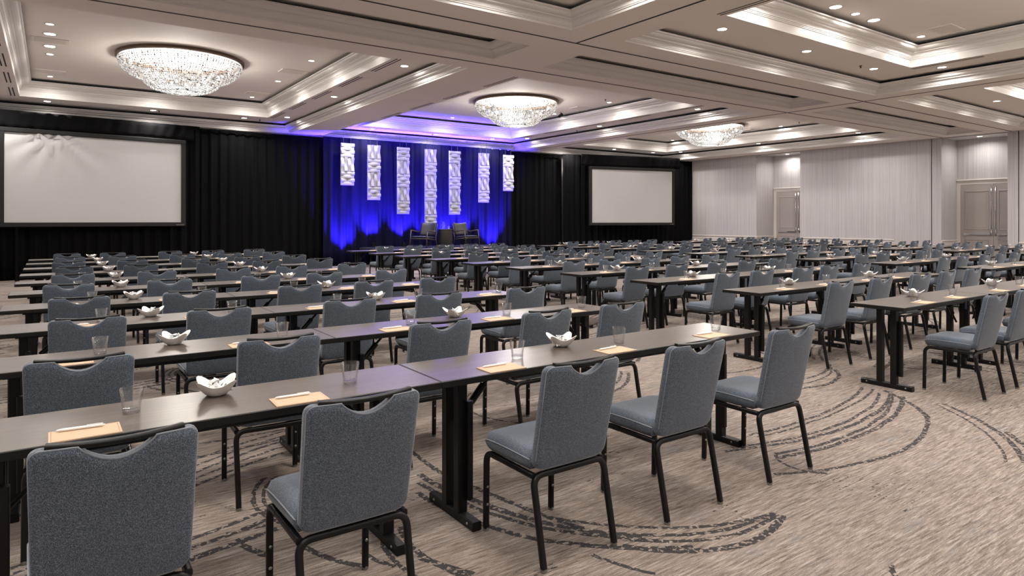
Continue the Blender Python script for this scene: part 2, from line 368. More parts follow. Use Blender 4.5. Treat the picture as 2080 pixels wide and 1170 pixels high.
# chair rails with wainscot panels
def rail(name, x0, x1, y0, y1, side):
    root = empty(name, ((x0+x1)/2, (y0+y1)/2, 0)); tag(root, kind='structure', label='painted chair rail and panel along the wall')
    ox, oy = root.location[0], root.location[1]
    if side == 'x':
        m = MB(); m.cbox(-.035, 0, y0-oy, y1-oy, .79, .83, .01); m.cbox(-.022, 0, y0-oy, y1-oy, .765, .79, .008); m.obj('rail_moulding', M['trim'], root)
        m = MB(); m.box(-.008, 0, y0-oy, y1-oy, .0, .765); m.obj('wainscot_panel', M['trim'], root)
        m = MB(); m.cbox(-.024, -.008, y0-oy, y1-oy, 0, .16, .008); m.obj('skirting', M['trim'], root)
        n = max(1, round((y1-y0)/1.6)); st = (y1-y0)/n
        for k in range(n):
            a, b2 = y0-oy+k*st+.1, y0-oy+(k+1)*st-.1
            if b2 - a < .2: continue
            m = MB()
            for (p, q, z0, z1) in ((a, b2, .24, .26), (a, b2, .68, .70), (a, a+.02, .24, .70), (b2-.02, b2, .24, .70)): m.cbox(-.02, -.008, p, q, z0, z1, .005)
            m.obj('panel_moulding', M['trim'], root)
        root.location[0] = x0
    else:
        m = MB(); s = -1
        m.cbox(x0-ox, x1-ox, -.035, 0, .79, .83, .01); m.cbox(x0-ox, x1-ox, -.022, 0, .765, .79, .008); m.obj('rail_moulding', M['trim'], root)
        m = MB(); m.box(x0-ox, x1-ox, -.008, 0, 0, .765); m.obj('wainscot_panel', M['trim'], root)
rail('trim_3', XR, XR, 16.85, YB, 'x'); rail('trim_4', XR, XR, 11.30, 14.87, 'x'); rail('trim_5', XR, XR, YF, 7.64, 'x')
rail('trim_6', XR, XA, 16.85, 16.85, 'y'); rail('trim_7', XR, XA, 9.80, 9.80, 'y')
# ---- ceiling soffit with openings
BX = [(-1.60, 6.20), (7.22, 14.95), (15.95, 23.40)]
BY = [(-3.60, 7.33), (10.22, 21.20)]
RX = [(-1.60, 6.20), (7.26, 14.98), (15.97, 23.75)]; RY = (8.36, 9.40)
holes = [(a, b_, c, d) for a, b_ in BX for c, d in BY] + [(a, b_, *RY) for a, b_ in RX]
xs = sorted({XL, XR} | {v for h in holes for v in h[:2]}); ys = sorted({YF, YB} | {v for h in holes for v in h[2:]})
m = MB()
for i in range(len(xs)-1):
    for j in range(len(ys)-1):
        cx, cy = (xs[i]+xs[i+1])/2, (ys[j]+ys[j+1])/2
        if any(h[0] < cx < h[1] and h[2] < cy < h[3] for h in holes): continue
        m.add([(xs[i],ys[j],ZS),(xs[i],ys[j+1],ZS),(xs[i+1],ys[j+1],ZS),(xs[i+1],ys[j],ZS)], [(0,1,2,3)])
struct(m, 'ceiling_soffit', M['ceiling'], label='flat beam soffits between the ceiling coffers')
def ring(mb, rect, prof, mi=0):
    x0, x1, y0, y1 = rect; k = len(prof); vs = []
    for o_, z in prof: vs += [(x0+o_, y0+o_, z), (x1-o_, y0+o_, z), (x1-o_, y1-o_, z), (x0+o_, y1-o_, z)]
    fs = [(i*4+j, (i+1)*4+j, (i+1)*4+(j+1) % 4, i*4+(j+1) % 4) for i in range(k-1) for j in range(4)]
    mb.add(vs, fs, mi)
def arc_prof(o0, z0, o1, z1, n=5, concave=True):
    out = []
    for i in range(n+1):
        t = i/n*math.pi/2
        out.append((o0+(o1-o0)*(1-math.cos(t)), z0+(z1-z0)*math.sin(t)) if concave else (o0+(o1-o0)*math.sin(t), z0+(z1-z0)*(1-math.cos(t))))
    return out
OUT = [(0, ZS), (0, ZS+.035), (.018, ZS+.04), (.018, ZS+.055), (.03, ZS+.058)] + arc_prof(.03, ZS+.06, .095, ZS+.12) + [(.11, ZS+.122), (.11, ZS+.14)] + arc_prof(.11, ZS+.142, .19, ZS+.195, concave=False) + [(.20, ZS+.20), (.215, ZS+.205), (.22, ZS+.232)]
OUT = [(o_, ZS+(z-ZS)*.90) for o_, z in OUT]
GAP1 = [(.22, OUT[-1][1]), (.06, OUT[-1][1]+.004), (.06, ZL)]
INN = [(0, ZL), (0, ZL+.155), (.012, ZL+.16), (.012, ZL+.178), (.022, ZL+.182), (.022, ZL+.198), (.034, ZL+.204)] + arc_prof(.034, ZL+.21, .085, ZL+.275) + [(.10, ZL+.277), (.10, ZL+.292)] + arc_prof(.10, ZL+.295, .205, ZL+.36, concave=False) + [(.215, ZL+.365), (.235, ZL+.372), (.24, ZL+.395)]
INN = [(o_, ZL+(z-ZL)*.92) for o_, z in INN]
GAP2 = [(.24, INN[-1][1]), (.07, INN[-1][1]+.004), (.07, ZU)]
ti = 8; CI = []
names = {(0,1): 'coffer nearest the wide screen', (1,1): 'coffer over the stage', (2,1): 'coffer beside the first door alcove',
         (0,0): 'coffer farthest from stage and doors', (1,0): 'middle coffer away from the stage', (2,0): 'door-side coffer away from the stage'}
for bi, (x0, x1) in enumerate(BX):
    for bj, (y0, y1) in enumerate(BY):
        nm = names[(bi, bj)]
        root = empty('ceiling_coffer', ((x0+x1)/2, (y0+y1)/2, ZS)); root.name = 'ceiling_coffer'; tag(root, kind='structure', label='stepped tray ' + nm)
        cx, cy = root.location[0], root.location[1]
        inner = (x0+.97, x1-.97, y0+1.17, y1-1.17)
        rel = lambda r_: (r_[0]-cx, r_[1]-cx, r_[2]-cy, r_[3]-cy)
        def part(fn, name, mat):
            mb = MB(); fn(mb); mb.v = [(a, b_, c-ZS) for a, b_, c in mb.v]; return mb.obj(name, mat, root)
        o_r, i_r = rel((x0, x1, y0, y1)), rel(inner)
        part(lambda mb: ring(mb, o_r, OUT), 'crown_moulding', M['crown'])
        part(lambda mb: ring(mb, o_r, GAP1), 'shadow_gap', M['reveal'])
        def ledge(mb):
            a = (o_r[0]+.06, o_r[1]-.06, o_r[2]+.06, o_r[3]-.06); b_ = i_r
            vs = [(a[0],a[2],ZL),(a[1],a[2],ZL),(a[1],a[3],ZL),(a[0],a[3],ZL),(b_[0],b_[2],ZL),(b_[1],b_[2],ZL),(b_[1],b_[3],ZL),(b_[0],b_[3],ZL)]
            mb.add(vs, [(j, 4+j, 4+(j+1) % 4, (j+1) % 4) for j in range(4)])
        part(ledge, 'ledge', M['ceiling'])
        part(lambda mb: ring(mb, i_r, INN), 'inner_crown_moulding', M['crown'])
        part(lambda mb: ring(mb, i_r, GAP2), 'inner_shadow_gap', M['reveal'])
        part(lambda mb: mb.add([(i_r[0]+.07,i_r[2]+.07,ZU),(i_r[0]+.07,i_r[3]-.07,ZU),(i_r[1]-.07,i_r[3]-.07,ZU),(i_r[1]-.07,i_r[2]+.07,ZU)], [(0,1,2,3)]), 'upper_ceiling', M['ceiling'])
        CI.append((bi, bj, x0, x1, y0, y1, inner, nm))
for (x0, x1), lb in zip(RX, ('long narrow ceiling recess farthest from the doors', 'long narrow ceiling recess between two beams', 'long narrow ceiling recess ending near the door alcove')):
    y0, y1 = RY; root = empty('ceiling_recess', ((x0+x1)/2, (y0+y1)/2, ZS)); tag(root, kind='structure', label=lb)
    cx, cy = root.location[0], root.location[1]; r_ = (x0-cx, x1-cx, y0-cy, y1-cy)
    for fn, nme, mt in ((lambda mb: ring(mb, r_, OUT), 'crown_moulding', 'crown'), (lambda mb: ring(mb, r_, GAP1), 'shadow_gap', 'reveal'),
                        (lambda mb: mb.add([(r_[0]+.06,r_[2]+.06,ZL),(r_[0]+.06,r_[3]-.06,ZL),(r_[1]-.06,r_[3]-.06,ZL),(r_[1]-.06,r_[2]+.06,ZL)], [(0,1,2,3)]), 'recess_ceiling', 'ceiling')):
        mb = MB(); fn(mb); mb.v = [(a, b_, c-ZS) for a, b_, c in mb.v]; mb.obj(nme, M[mt], root)
# movable wall tracks (thin dark slots in the soffits)
def track(n, x0, x1, y0, y1, lb):
    mb = MB(); mb.box(x0, x1, y0, y1, ZS-.006, ZS+.01); struct(mb, 'trim_%d' % n, M['dark_slot'], label=lb)
track(8, XL, XR, 9.755, 9.785, 'dark movable wall track nearer the stage'); track(9, XL, XR, 7.815, 7.845, 'dark movable wall track farther from the stage')
for k, xc in enumerate((6.70, 15.45)):
    track(10+k, xc-.015, xc+.015, YF, 7.815, 'dark wall track running away from the stage')
track(12, 15.435, 15.465, 7.845, YB, 'dark wall track running to the drapes')

# doors
def double_door(n, y1, nm):
    y0 = y1 - 1.94; root = empty('door_%d' % n, (XA, (y0+y1)/2, 0)); tag(root, kind='structure', label='taupe panelled double door with chrome latch rod in ' + nm)
    h = 2.72
    m = MB(); m.box(-.03, .0, .97, 1.085, 0, h); m.box(-.03, .0, -1.085, -.97, 0, h); m.box(-.032, 0, -1.085, 1.085, h, h+.12); m.obj('casing', M['trim'], root)
    m = MB(); m.cbox(-.07, 0, -1.08, 1.08, h+.12, h+.17, .012); m.obj('casing_cap', M['trim'], root)
    for s in (1, -1):
        a, b_ = (.004, .965) if s > 0 else (-.965, -.004)
        m = MB(); m.box(-.025, -.002, a, b_, .01, h)
        lf = m.obj('door_leaf', M['door'], root)
        for z0, z1 in ((1.18, h-.22), (.22, .86)):
            m = MB(); p, q = a+.13, b_-.13
            for (u0, u1, w0, w1) in ((p, q, z0, z0+.035), (p, q, z1-.035, z1), (p, p+.035, z0, z1), (q-.035, q, z0, z1)): m.cbox(-.04, -.025, u0, u1, w0, w1, .008)
            m.cbox(-.032, -.025, p+.07, q-.07, z0+.07, z1-.07, .006); m.obj('door_panel', M['door'], lf)
        m = MB(); m.cbox(-.085, -.055, a+.07, b_-.1, 1.0, 1.045, .01); m.box(-.06, -.025, a+.1, a+.16, 1.0, 1.045); m.box(-.06, -.025, b_-.2, b_-.1, .98, 1.065); m.obj('panic_bar', M['chrome'], lf)
        yy = .06 if s > 0 else -.06
        m = MB(); m.tube([(-.05, yy, 1.05), (-.05, yy, h-.06)], .012, 8); m.box(-.06, -.025, yy-.03, yy+.03, 1.0, 1.2); m.obj('latch_rod', M['chrome'], lf, True)
double_door(1, 16.68, 'the alcove nearer the drapes'); double_door(2, 9.68, 'the alcove farther from the drapes')

# ------------------------------------------------------------------ drapes and screens
def drape(name, path, z0, z1, label, amp=.05, per=5.5, rows=8, mat='drape', group=None):
    o0 = Vector((path[0][0], path[0][1], 0)); pts = [Vector((p[0], p[1], 0)) - o0 for p in path]
    m = MB(); L = [0]
    for a, b_ in zip(pts, pts[1:]): L.append(L[-1] + (b_-a).length)
    n = int(L[-1] * 34); vs = []; ph = rnd.random()*6
    for j in range(rows+1):
        t = j/rows
        for i in range(n+1):
            s = L[-1]*i/n; k = max(0, min(len(pts)-2, next((q for q in range(len(L)-1) if s <= L[q+1]), len(pts)-2)))
            d = (pts[k+1]-pts[k]).normalized(); p = pts[k] + d*(s-L[k]); nr = Vector((d.y, -d.x, 0))
            wv = math.sin(s*per*2*math.pi/1.6 + ph + .9*math.sin(s*1.7) + .35*math.sin(3*t+s*.8)) + .45*math.sin(s*per*2*math.pi/.73+1.3*math.sin(s*.9))
            a = amp*(.55 + .45*t if z1 > 2 else 1.0); q = p + nr*(a*wv + (1-t)*.03*math.sin(s*2.1)); vs.append((q.x, q.y, z1 + (z0-z1)*t))
    w_ = n+1
    m.add(vs, [(j*w_+i, (j+1)*w_+i, (j+1)*w_+i+1, j*w_+i+1) for j in range(rows) for i in range(n)])
    o = m.obj(name, M[mat], None, True, loc=o0)
    md = o.modifiers.new('cloth', 'SOLIDIFY'); md.thickness = .006
    return tag(o, label, 'drape', group)
drape('stage_drape', [(-2.70, 20.40), (-1.2, 20.52), (3.55, 20.93)], .01, 4.22, 'black pleated floor-length drape behind the wide screen')
drape('stage_drape', [(3.35, 21.22), (7.3, 21.20)], .01, 4.20, 'black pleated drape between the wide screen and blue stage backdrop')
drape('stage_drape', [(7.22, 20.95), (14.62, 20.95)], .01, 4.22, 'pleated stage backdrop drape washed with blue light', amp=.06, per=4.0, mat='backdrop')
drape('stage_drape', [(14.5, 21.25), (17.3, 21.12)], .01, 4.20, 'black pleated drape between blue backdrop and smaller-looking screen')
drape('stage_drape', [(17.15, 20.85), (24.34, 20.25)], .01, 4.22, 'black pleated drape behind the screen nearer the doors')
for px, z, lb in (([(2.9, 21.0), (7.22, 21.0)], 4.215, 'thin metal drape pipe between wide screen and stage'), ([(13.6, 20.98), (17.2, 20.92)], 4.215, 'thin metal drape pipe between stage and door-side screen')):
    m = MB(); a = px[0]; m.tube([(0, 0, 0), (px[1][0]-a[0], px[1][1]-a[1], 0)], .02, 8); tag(m.obj('drape_pipe', M['glide'], None, True, loc=(*a, z)), lb, 'pipe')
def screen(name, p0, ang, W, z0, z1, label, folds):
    root = empty(name, (*p0, 0), ang); tag(root, label, 'screen')
    fw = .11; n = 40; k = 24; m = MB(); vs = []
    for j in range(k+1):
        for i in range(n+1):
            x = W*i/n; z = z0+(z1-z0)*j/k; y = 0
            if folds:
                dx, dz = x-1.0, z1-z+.12; an = math.atan2(dx, dz); rr = math.hypot(dx, dz)
                y = .06*math.exp(-(rr/.85)**2)*math.cos(an*13)*(1 if abs(an) < 1.2 else 0)
            vs.append((x, y, z))
    m.add(vs, [(j*(n+1)+i, j*(n+1)+i+1, (j+1)*(n+1)+i+1, (j+1)*(n+1)+i) for j in range(k) for i in range(n)])
    m.obj('projection_surface', M['screen'], root, True)
    for nm_, (a, b_, c, d) in (('frame_bottom', (-fw, W+fw, z0-fw, z0+.002)), ('frame_top', (-fw, W+fw, z1-.002, z1+fw)), ('frame_side', (-fw, .002, z0, z1)), ('frame_side', (W-.002, W+fw, z0, z1))):
        m = MB(); m.cbox(a, b_, -.045, .05, c, d, .012); m.obj(nm_, M['screen_frame'], root)
    m = MB(); m.box(W-.14, W+.06, -.047, -.045, z0-.075, z0-.06); m.obj('maker_plate', M['glide'], root)
    for x in (.25, W-.25):
        m = MB(); m.cbox(x-.03, x+.03, .0, .05, 0.0, z0-fw, .006); m.cbox(x-.03, x+.03, -.3, .05, 0, .04, .006); m.obj('support_leg', M['drape'], root)
    return root
screen('projection_screen', (-.943, 20.23), math.atan2(.487, 3.97), 4.0, 1.443, 3.667, 'wide white projection screen in black frame, cloth creased at its top', True)
screen('projection_screen', (18.2, 20.28), -math.atan2(.83, 3.91), 4.0, 1.40, 3.614, 'white projection screen in black frame on drapes near the doors', False)
def valance(p0, ang, W, z0, z1, lb):
    m = MB(); n = int(W*30); vs = []
    for j in range(5):
        for i in range(n+1):
            x = W*i/n; y = -.03*abs(math.sin(x*5.5)) - .012*math.sin(x*23+j) - .05*(j/4)*(.6+.4*math.sin(x*2.3)); vs.append((x, y, z1+(z0-z1)*j/4))
    m.add(vs, [(j*(n+1)+i, (j+1)*(n+1)+i, (j+1)*(n+1)+i+1, j*(n+1)+i+1) for j in range(4) for i in range(n)])
    o = m.obj('screen_valance', M['drape'], None, True, loc=(*p0, 0)); o.rotation_euler[2] = ang
    md = o.modifiers.new('cloth', 'SOLIDIFY'); md.thickness = .006; tag(o, lb, 'valance')
valance((-1.5, 20.22), math.atan2(.487, 3.97), 4.9, 3.785, 4.21, 'gathered black valance above the wide creased screen')
valance((17.75, 20.42), -math.atan2(.83, 3.91), 4.9, 3.735, 4.21, 'gathered black valance above the door-side screen')

# ------------------------------------------------------------------ stage
m = MB(); m.cbox(-2.35, 2.35, -1.2, 1.2, .50, .60, .01); SX, SY = 10.72, 19.55
st = empty('stage_platform', (SX, SY, 0)); tag(st, 'low dark stage platform in front of the blue backdrop', 'stage')
m.obj('deck', M['stage_carpet'], st)
m = MB(); n = 200; vs = []
for z in (.5, .01):
    for i in range(n+1):
        x = -2.33+4.66*i/n; vs.append((x, -1.15-.02*math.sin(i*1.3), z))
m.add(vs, [(i, i+1, n+2+i, n+1+i) for i in range(n)]); m.obj('skirt', M['drape'], st, True)
for sx in (-1, 1):
    for sy in (-1, 1):
        m = MB(); m.cbox(sx*2.1-.04, sx*2.1+.04, sy*.8-.04, sy*.8+.04, 0, .5, .01); m.obj('leg', M['black'], st)
ZST = .60
def armchair(x, y, rz, lb):
    root = empty('lounge_armchair', (x, y, ZST), rz); tag(root, lb, 'armchair', 'lounge armchairs on the stage')
    W = .33
    for s in (-1, 1):
        m = MB(); m.tube([(s*W, -.30, 0), (s*(W-.01), -.27, .30), (s*W, -.23, .56)], .018, 8); m.obj('leg', M['stage_wood'], root, True)     # front leg
        m = MB(); m.tube([(s*W, .32, 0), (s*(W-.02), .26, .30), (s*(W-.02), .30, .52)], .018, 8); m.obj('leg', M['stage_wood'], root, True)   # rear leg
        m = MB(); m.tube([(s*W, -.26, .57), (s*(W+.01), -.05, .555), (s*W, .15, .52), (s*(W-.01), .28, .54), (s*(W-.02), .36, .78)], .02, 8, sec=rsq(.045, .012, .022)); m.obj('armrest', M['stage_wood'], root, True)
        m = MB(); m.tube([(s*(W-.02), -.28, .31), (s*(W-.03), .28, .25)], .018, 8); m.obj('side_stretcher', M['stage_wood'], root, True)
    for yy, z in ((-.27, .30), (.26, .25)):
        m = MB(); m.tube([(-W, yy, z), (W, yy, z)], .016, 8); m.obj('stretcher', M['stage_wood'], root, True)
    m = MB(); nx, ny = 10, 10; vs = []
    for t in (0, 1):
        for j in range(ny+1):
            for i in range(nx+1):
                u, v = i/nx*2-1, j/ny*2-1; e = 1-max(abs(u), abs(v))**6; vs.append((u*(W-.04), v*.27, .36-.04*(v*.5+.5) + (t*2-1)*(.012+.028*e)))
    w_ = nx+1; k = w_*(ny+1); fs = []
    for j in range(ny):
        for i in range(nx):
            a = j*w_+i; fs += [(a, a+w_, a+w_+1, a+1), (k+a, k+a+1, k+a+w_+1, k+a+w_)]
    for i in range(nx): fs += [(i, i+1, k+i+1, k+i), (ny*w_+i+1, ny*w_+i, k+ny*w_+i, k+ny*w_+i+1)]
    for j in range(ny): fs += [((j+1)*w_, j*w_, k+j*w_, k+(j+1)*w_), (j*w_+nx, (j+1)*w_+nx, k+(j+1)*w_+nx, k+j*w_+nx)]
    m.add(vs, fs); m.obj('seat', M['leather'], root, True)
    m = MB(); vs = []
    for t in (0, 1):
        for j in range(ny+1):
            for i in range(nx+1):
                u, v = i/nx*2-1, j/ny; z = .40+.40*v; vs.append((u*(W-.03), .22+.12*v + .035*(1-u*u) + (t*2-1)*(.006+.014*(1-abs(2*v-1)**4)), z + .03*u*u*v))
    m.add(vs, fs); m.obj('backrest', M['leather'], root, True)
    return root
armchair(10.0, 19.35, R(-62), 'wooden lounge armchair turned side-on beside the drum table'); armchair(11.62, 19.30, R(14), 'wooden lounge armchair facing forward beside the drum table')
dt = empty('drum_table', (10.79, 19.30, ZST)); tag(dt, 'dark round drum side table between the stage armchairs', 'side table')
m = MB(); m.lathe([(0, 0), (.235, 0), (.24, .012), (.24, .575), (0, .575)], 36); m.obj('drum', M['drum'], dt, 40)
m = MB(); m.lathe([(0, .575), (.245, .575), (.25, .583), (.25, .60), (.244, .608), (0, .608)], 36); m.obj('table_top', M['drum'], dt, 40)
ZD = ZST+.608
ca = empty('water_carafe', (10.70, 19.28, ZD)); tag(ca, 'clear glass water carafe on the stage drum table', 'carafe')
m = MB(); m.lathe([(0, 0), (.055, 0), (.075, .03), (.072, .10), (.04, .18), (.03, .22), (.042, .25), (.039, .25), (.027, .22), (.037, .18), (.068, .10), (.07, .03), (.05, .008), (0, .008)], 20); m.obj('flask', M['glass'], ca, True)
m = MB(); m.tube([(.036, 0, .235), (.075, 0, .22), (.09, 0, .16), (.072, 0, .10)], .007, 6); m.obj('handle', M['glass'], ca, True)
m = MB(); m.lathe([(0, .009), (.068, .03), (.066, .09), (0, .09)], 20); m.obj('water', M['glass_base'], ca, True)

# hanging tile panels
tile_mesh = {}
def tile(kind):
    """one .45 m square tile of four bowed slats; kind 0 = level slats, 1 = upright slats"""
    m = MB(); n = 12; T = .445; wv = T/4
    for q in range(4):
        a0 = -T/2 + q*wv; vs = []
        for i in range(n+1):
            t = i/n*2-1
            b_ = .012 + .05*(math.cos(t*math.pi) * (1 if q % 2 == 0 else -1)*.5+.5)
            for w_, yy in ((a0+.003, .0), (a0+.003, -b_), (a0+wv*.5, -b_-.012), (a0+wv-.003, -b_+.006), (a0+wv-.003, 0)):
                vs.append((t*T/2, yy, w_) if kind == 0 else (w_, yy, t*T/2))
        fs = [(i*5+j, i*5+j+1, (i+1)*5+j+1, (i+1)*5+j) for i in range(n) for j in range(4)] + [(0,1,2,3,4), tuple(n*5+j for j in (4,3,2,1,0))]
        if kind == 0: fs = [f[::-1] for f in fs]
        m.add(vs, fs)
    m.box(-T/2, T/2, 0, .012, -T/2, T/2); return m.mesh('tile', M['panel'])
TM = [tile(0), tile(1)]
cnts = [3, 4, 5, 6, 5, 4, 3]; PY = 20.45
words_ = ['first', 'second', 'third', 'fourth', 'fifth', 'sixth', 'seventh', 'eighth', 'ninth', 'tenth']
for i, (xl, k) in enumerate(zip((7.60, 8.51, 9.57, 10.61, 11.58, 12.81, 13.91), cnts)):
    zt = 3.99 - .004*i
    root = empty('hanging_panel', (xl+.23, PY, zt)); tag(root, 'white woven-look hanging panel of %s square tiles, %s from the wide screen' % (['three','four','five','six'][k-3], words_[i]), 'panel', 'hanging panels over the stage')
    for q in range(k):
        link('tile', TM[(q + (0 if k % 2 else 1)) % 2], root, (0, 0, -.2275-.455*q))
    m = MB(); m.tube([(-.12, .0, -.01), (-.12, 0, ZL-zt)], .003, 5); m.tube([(.12, .0, -.01), (.12, 0, ZL-zt)], .003, 5); m.obj('suspension_wire', M['glide'], root)
def spot(name, loc, aim, power, colr, size, blend=.5, rad=.05, parent=None):
    l = bpy.data.lights.new(name, 'SPOT'); l.energy = power; l.color = colr; l.spot_size = R(size); l.spot_blend = blend; l.shadow_soft_size = rad
    o = bpy.data.objects.new(name, l); col.objects.link(o); o.location = loc
    d = Vector(aim) - Vector(loc); o.rotation_euler = d.to_track_quat('-Z', 'Y').to_euler()
    if parent is not None:
        o.parent = parent; o.location = Vector(loc) - parent.location
    return o
ups = [(7.85, 0), (8.82, ZST), (9.90, ZST), (10.85, ZST), (11.62, ZST), (12.40, ZST), (13.65, 0)]
for i, (x, z) in enumerate(ups):
    y = 20.60 if z else 20.42
    root = empty('stage_uplight', (x, y, z)); tag(root, 'small black blue-glowing floor uplight, %s from the wide screen' % words_[i], 'uplight', 'blue uplights along the backdrop')
    m = MB(); m.lathe([(0, .0), (.085, .0), (.085, .02), (.07, .03), (.075, .15), (.062, .15), (.058, .12), (0, .12)], 16); m.obj('housing', M['black'], root, 40)
    m = MB(); m.lathe([(0, .125), (.057, .125)], 16); m.obj('lens', M['blue_lens'], root)
    m = MB(); m.tube([(-.09, 0, .02), (-.09, 0, .10), (-.075, 0, .10)], .008, 6); m.obj('yoke', M['black'], root)
    spot('uplight_beam', (x, y, z+.16), (x, y+(.30 if z else .55), z+(1.25 if z else 1.75)), P_UPLIGHT*(.6 if z else 1.0), BLUE, 84 if z else 66, .9, .04)

for x, ax in ((8.2, 8.6), (10.8, 10.8), (13.4, 13.0)):  # added fill spots with invented cans, tinting the hanging panels lavender-blue
    root = empty('added_panel_spotlight', (x, 16.4, ZU)); tag(root, 'small black added spotlight tinting the hanging panels lavender-blue', 'spotlight', 'added panel spotlights')
    m = MB(); m.tube([(0, 0, 0), (0, 0, -.08)], .015, 8); m.tube([(0, -.06, -.075), (0, .09, -.115)], .05, 14); m.obj('can', M['black'], root, 40)
    spot('added_panel_beam', (x, 16.52, ZU-.13), (ax, PY, 3.0), 420, (.20, .15, 1.0), 34, .6, .05)
# ------------------------------------------------------------------ ceiling fittings
def downlight_meshes():
    m = MB(); m.lathe([(.115, 0), (.115, -.006), (.088, -.008), (.084, 0)], 20); ringm = m.mesh('trim_ring', M['trim'], 40)
    m = MB(); m.lathe([(0, -.003), (.088, -.003)], 20); m.f = [f[::-1] for f in m.f]; lens = m.mesh('lens', M['lens']); return ringm, lens
DR, DL = downlight_meshes()
def downlight(x, y, z, s, label, power, size=115, rad=.09):
    root = empty('recessed_downlight', (x, y, z)); root.scale = (s, s, 1)
    tag(root, label, 'downlight', 'recessed ceiling downlights')
    link('trim_ring', DR, root); link('lens', DL, root)
    if power:
        l = bpy.data.lights.new('downlight_beam', 'AREA'); l.shape = 'DISK'; l.size = .15*s; l.energy = power; l.color = WARM; l.spread = R(156)
        o = bpy.data.objects.new('downlight_beam', l); col.objects.link(o); o.location = (x, y, z-.012)
VX = .0
for bi, bj, x0, x1, y0, y1, inn, nm in CI:
    cx, cy = (x0+x1)/2, (inn[2]+inn[3])/2
    # ledge lights
    ly1, ly0 = y1-.70, y0+.70; lx0, lx1 = x0+.52, x1-.52
    O3 = ('third', 'second', 'first')
    for q, x in enumerate((cx-2.38, cx, cx+2.38)):
        downlight(x, ly1, ZL, .85, 'round downlight, %s from doors, drape-side ledge of the %s' % (O3[q], nm), P_DOWN_LEDGE)
        downlight(x, ly0, ZL, .85, 'round downlight, %s from doors, rear ledge of the %s' % (O3[q], nm), P_DOWN_LEDGE)
    for q, y in enumerate((cy-3.92, cy, cy+3.92)):
        downlight(lx1, y, ZL, .85, 'round downlight, %s from drapes, door-side ledge of the %s' % (O3[q], nm), P_DOWN_LEDGE)
        downlight(lx0, y, ZL, .85, 'round downlight, %s from drapes, far-side ledge of the %s' % (O3[q], nm), P_DOWN_LEDGE)
    # upper tray lights along each side of the chandelier
    ux0, ux1 = cx-2.32, cx+2.32
    if bj == 1:
        for q, (y, s) in enumerate(((19.32, .62), (16.74, .70), (14.17, .70), (11.60, .7))):
            downlight(ux1, y, ZU, s, 'small round downlight, %s from drapes, door-side tray, %s' % (words_[q], nm), P_DOWN_UP)
            downlight(ux0, y, ZU, s, 'small round downlight, %s from drapes, far-side tray, %s' % (words_[q], nm), P_DOWN_UP)
        downlight(cx, 19.32, ZU, .62, 'small round downlight between chandelier and drapes, %s' % nm, P_DOWN_UP)
        if bi == 0:
            for y, wd in ((14.92, 'farther from'), (15.98, 'nearer')): downlight(ux0, y, ZU, 1.05, 'large downlight beside the air vent, %s the drapes, %s' % (wd, nm), 0)
    else:
        for x, s, wd in ((cx-.67, 1.05, 'larger downlight of the trio farther from doors'), (cx-.05, .72, 'small middle downlight of the trio'), (cx+.56, 1.05, 'larger downlight of the trio nearer doors'), (ux1, .72, 'small corner downlight nearer doors'), (ux0, .72, 'small corner downlight farther from doors')):
            downlight(x, 5.73, ZU, s, wd + ', ' + nm, P_DOWN_UP if s < 1 else 0)
        for q, y in enumerate((3.2, .6, -1.8)):
            downlight(ux1, y, ZU, .72, 'small round downlight, %s from drapes, door-side tray, %s' % (words_[q+1], nm), P_DOWN_UP)
            downlight(ux0, y, ZU, .72, 'small round downlight, %s from drapes, far-side tray, %s' % (words_[q+1], nm), P_DOWN_UP)
    # slot diffusers along the ledge
    for sd, xx in (('door-side', x1-.84), ('far-side', x0+.84)):
        k = 5 if bj == 1 else 4
        for q in range(k):
            yy = (y0+1.75 + q*(y1-y0-3.5)/(k-1))
            root = empty('slot_diffuser', (xx, yy, ZL)); tag(root, 'paired air slots, %s from drapes, %s ledge of the %s' % (words_[k-1-q], sd, nm), 'air diffuser', 'linear air slots in ceiling ledges')
            for dx in (-.035, .035):
                m = MB(); m.box(dx-.012, dx+.012, -.62, .62, -.003, .0); m.obj('slot', M['dark_slot'], root)
    # square vents
    vents = ((ux0, 15.45), (ux0, 18.7), (ux1, 15.45), (ux1, 18.7)) if bj == 1 else ((ux1-.15, 5.25),)
    for vx, vy in vents:
        root = empty('air_vent', (vx, vy, ZU)); tag(root, 'rectangular louvred air vent in the upper tray of the ' + nm, 'air vent', 'louvred ceiling vents')
        m = MB(); m.box(-.30, .30, -.20, -.16, -.012, 0); m.box(-.30, .30, .16, .20, -.012, 0); m.box(-.30, -.25, -.16, .16, -.012, 0); m.box(.25, .30, -.16, .16, -.012, 0); m.obj('vent_frame', M['vent'], root)
        for q in range(7):
            yy = -.14 + q*.0467
            m = MB(); m.add([(-.25, yy-.018, -.002), (.25, yy-.018, -.002), (.25, yy+.014, -.014), (-.25, yy+.014, -.014)], [(0, 3, 2, 1)]); m.obj('louvre', M['vent'], root)
for (x, y) in ((24.98, 8.9), (25.15, 15.9)):
    downlight(x, y, ZS, .85, 'round downlight in the alcove ceiling above a double door', 11.0)
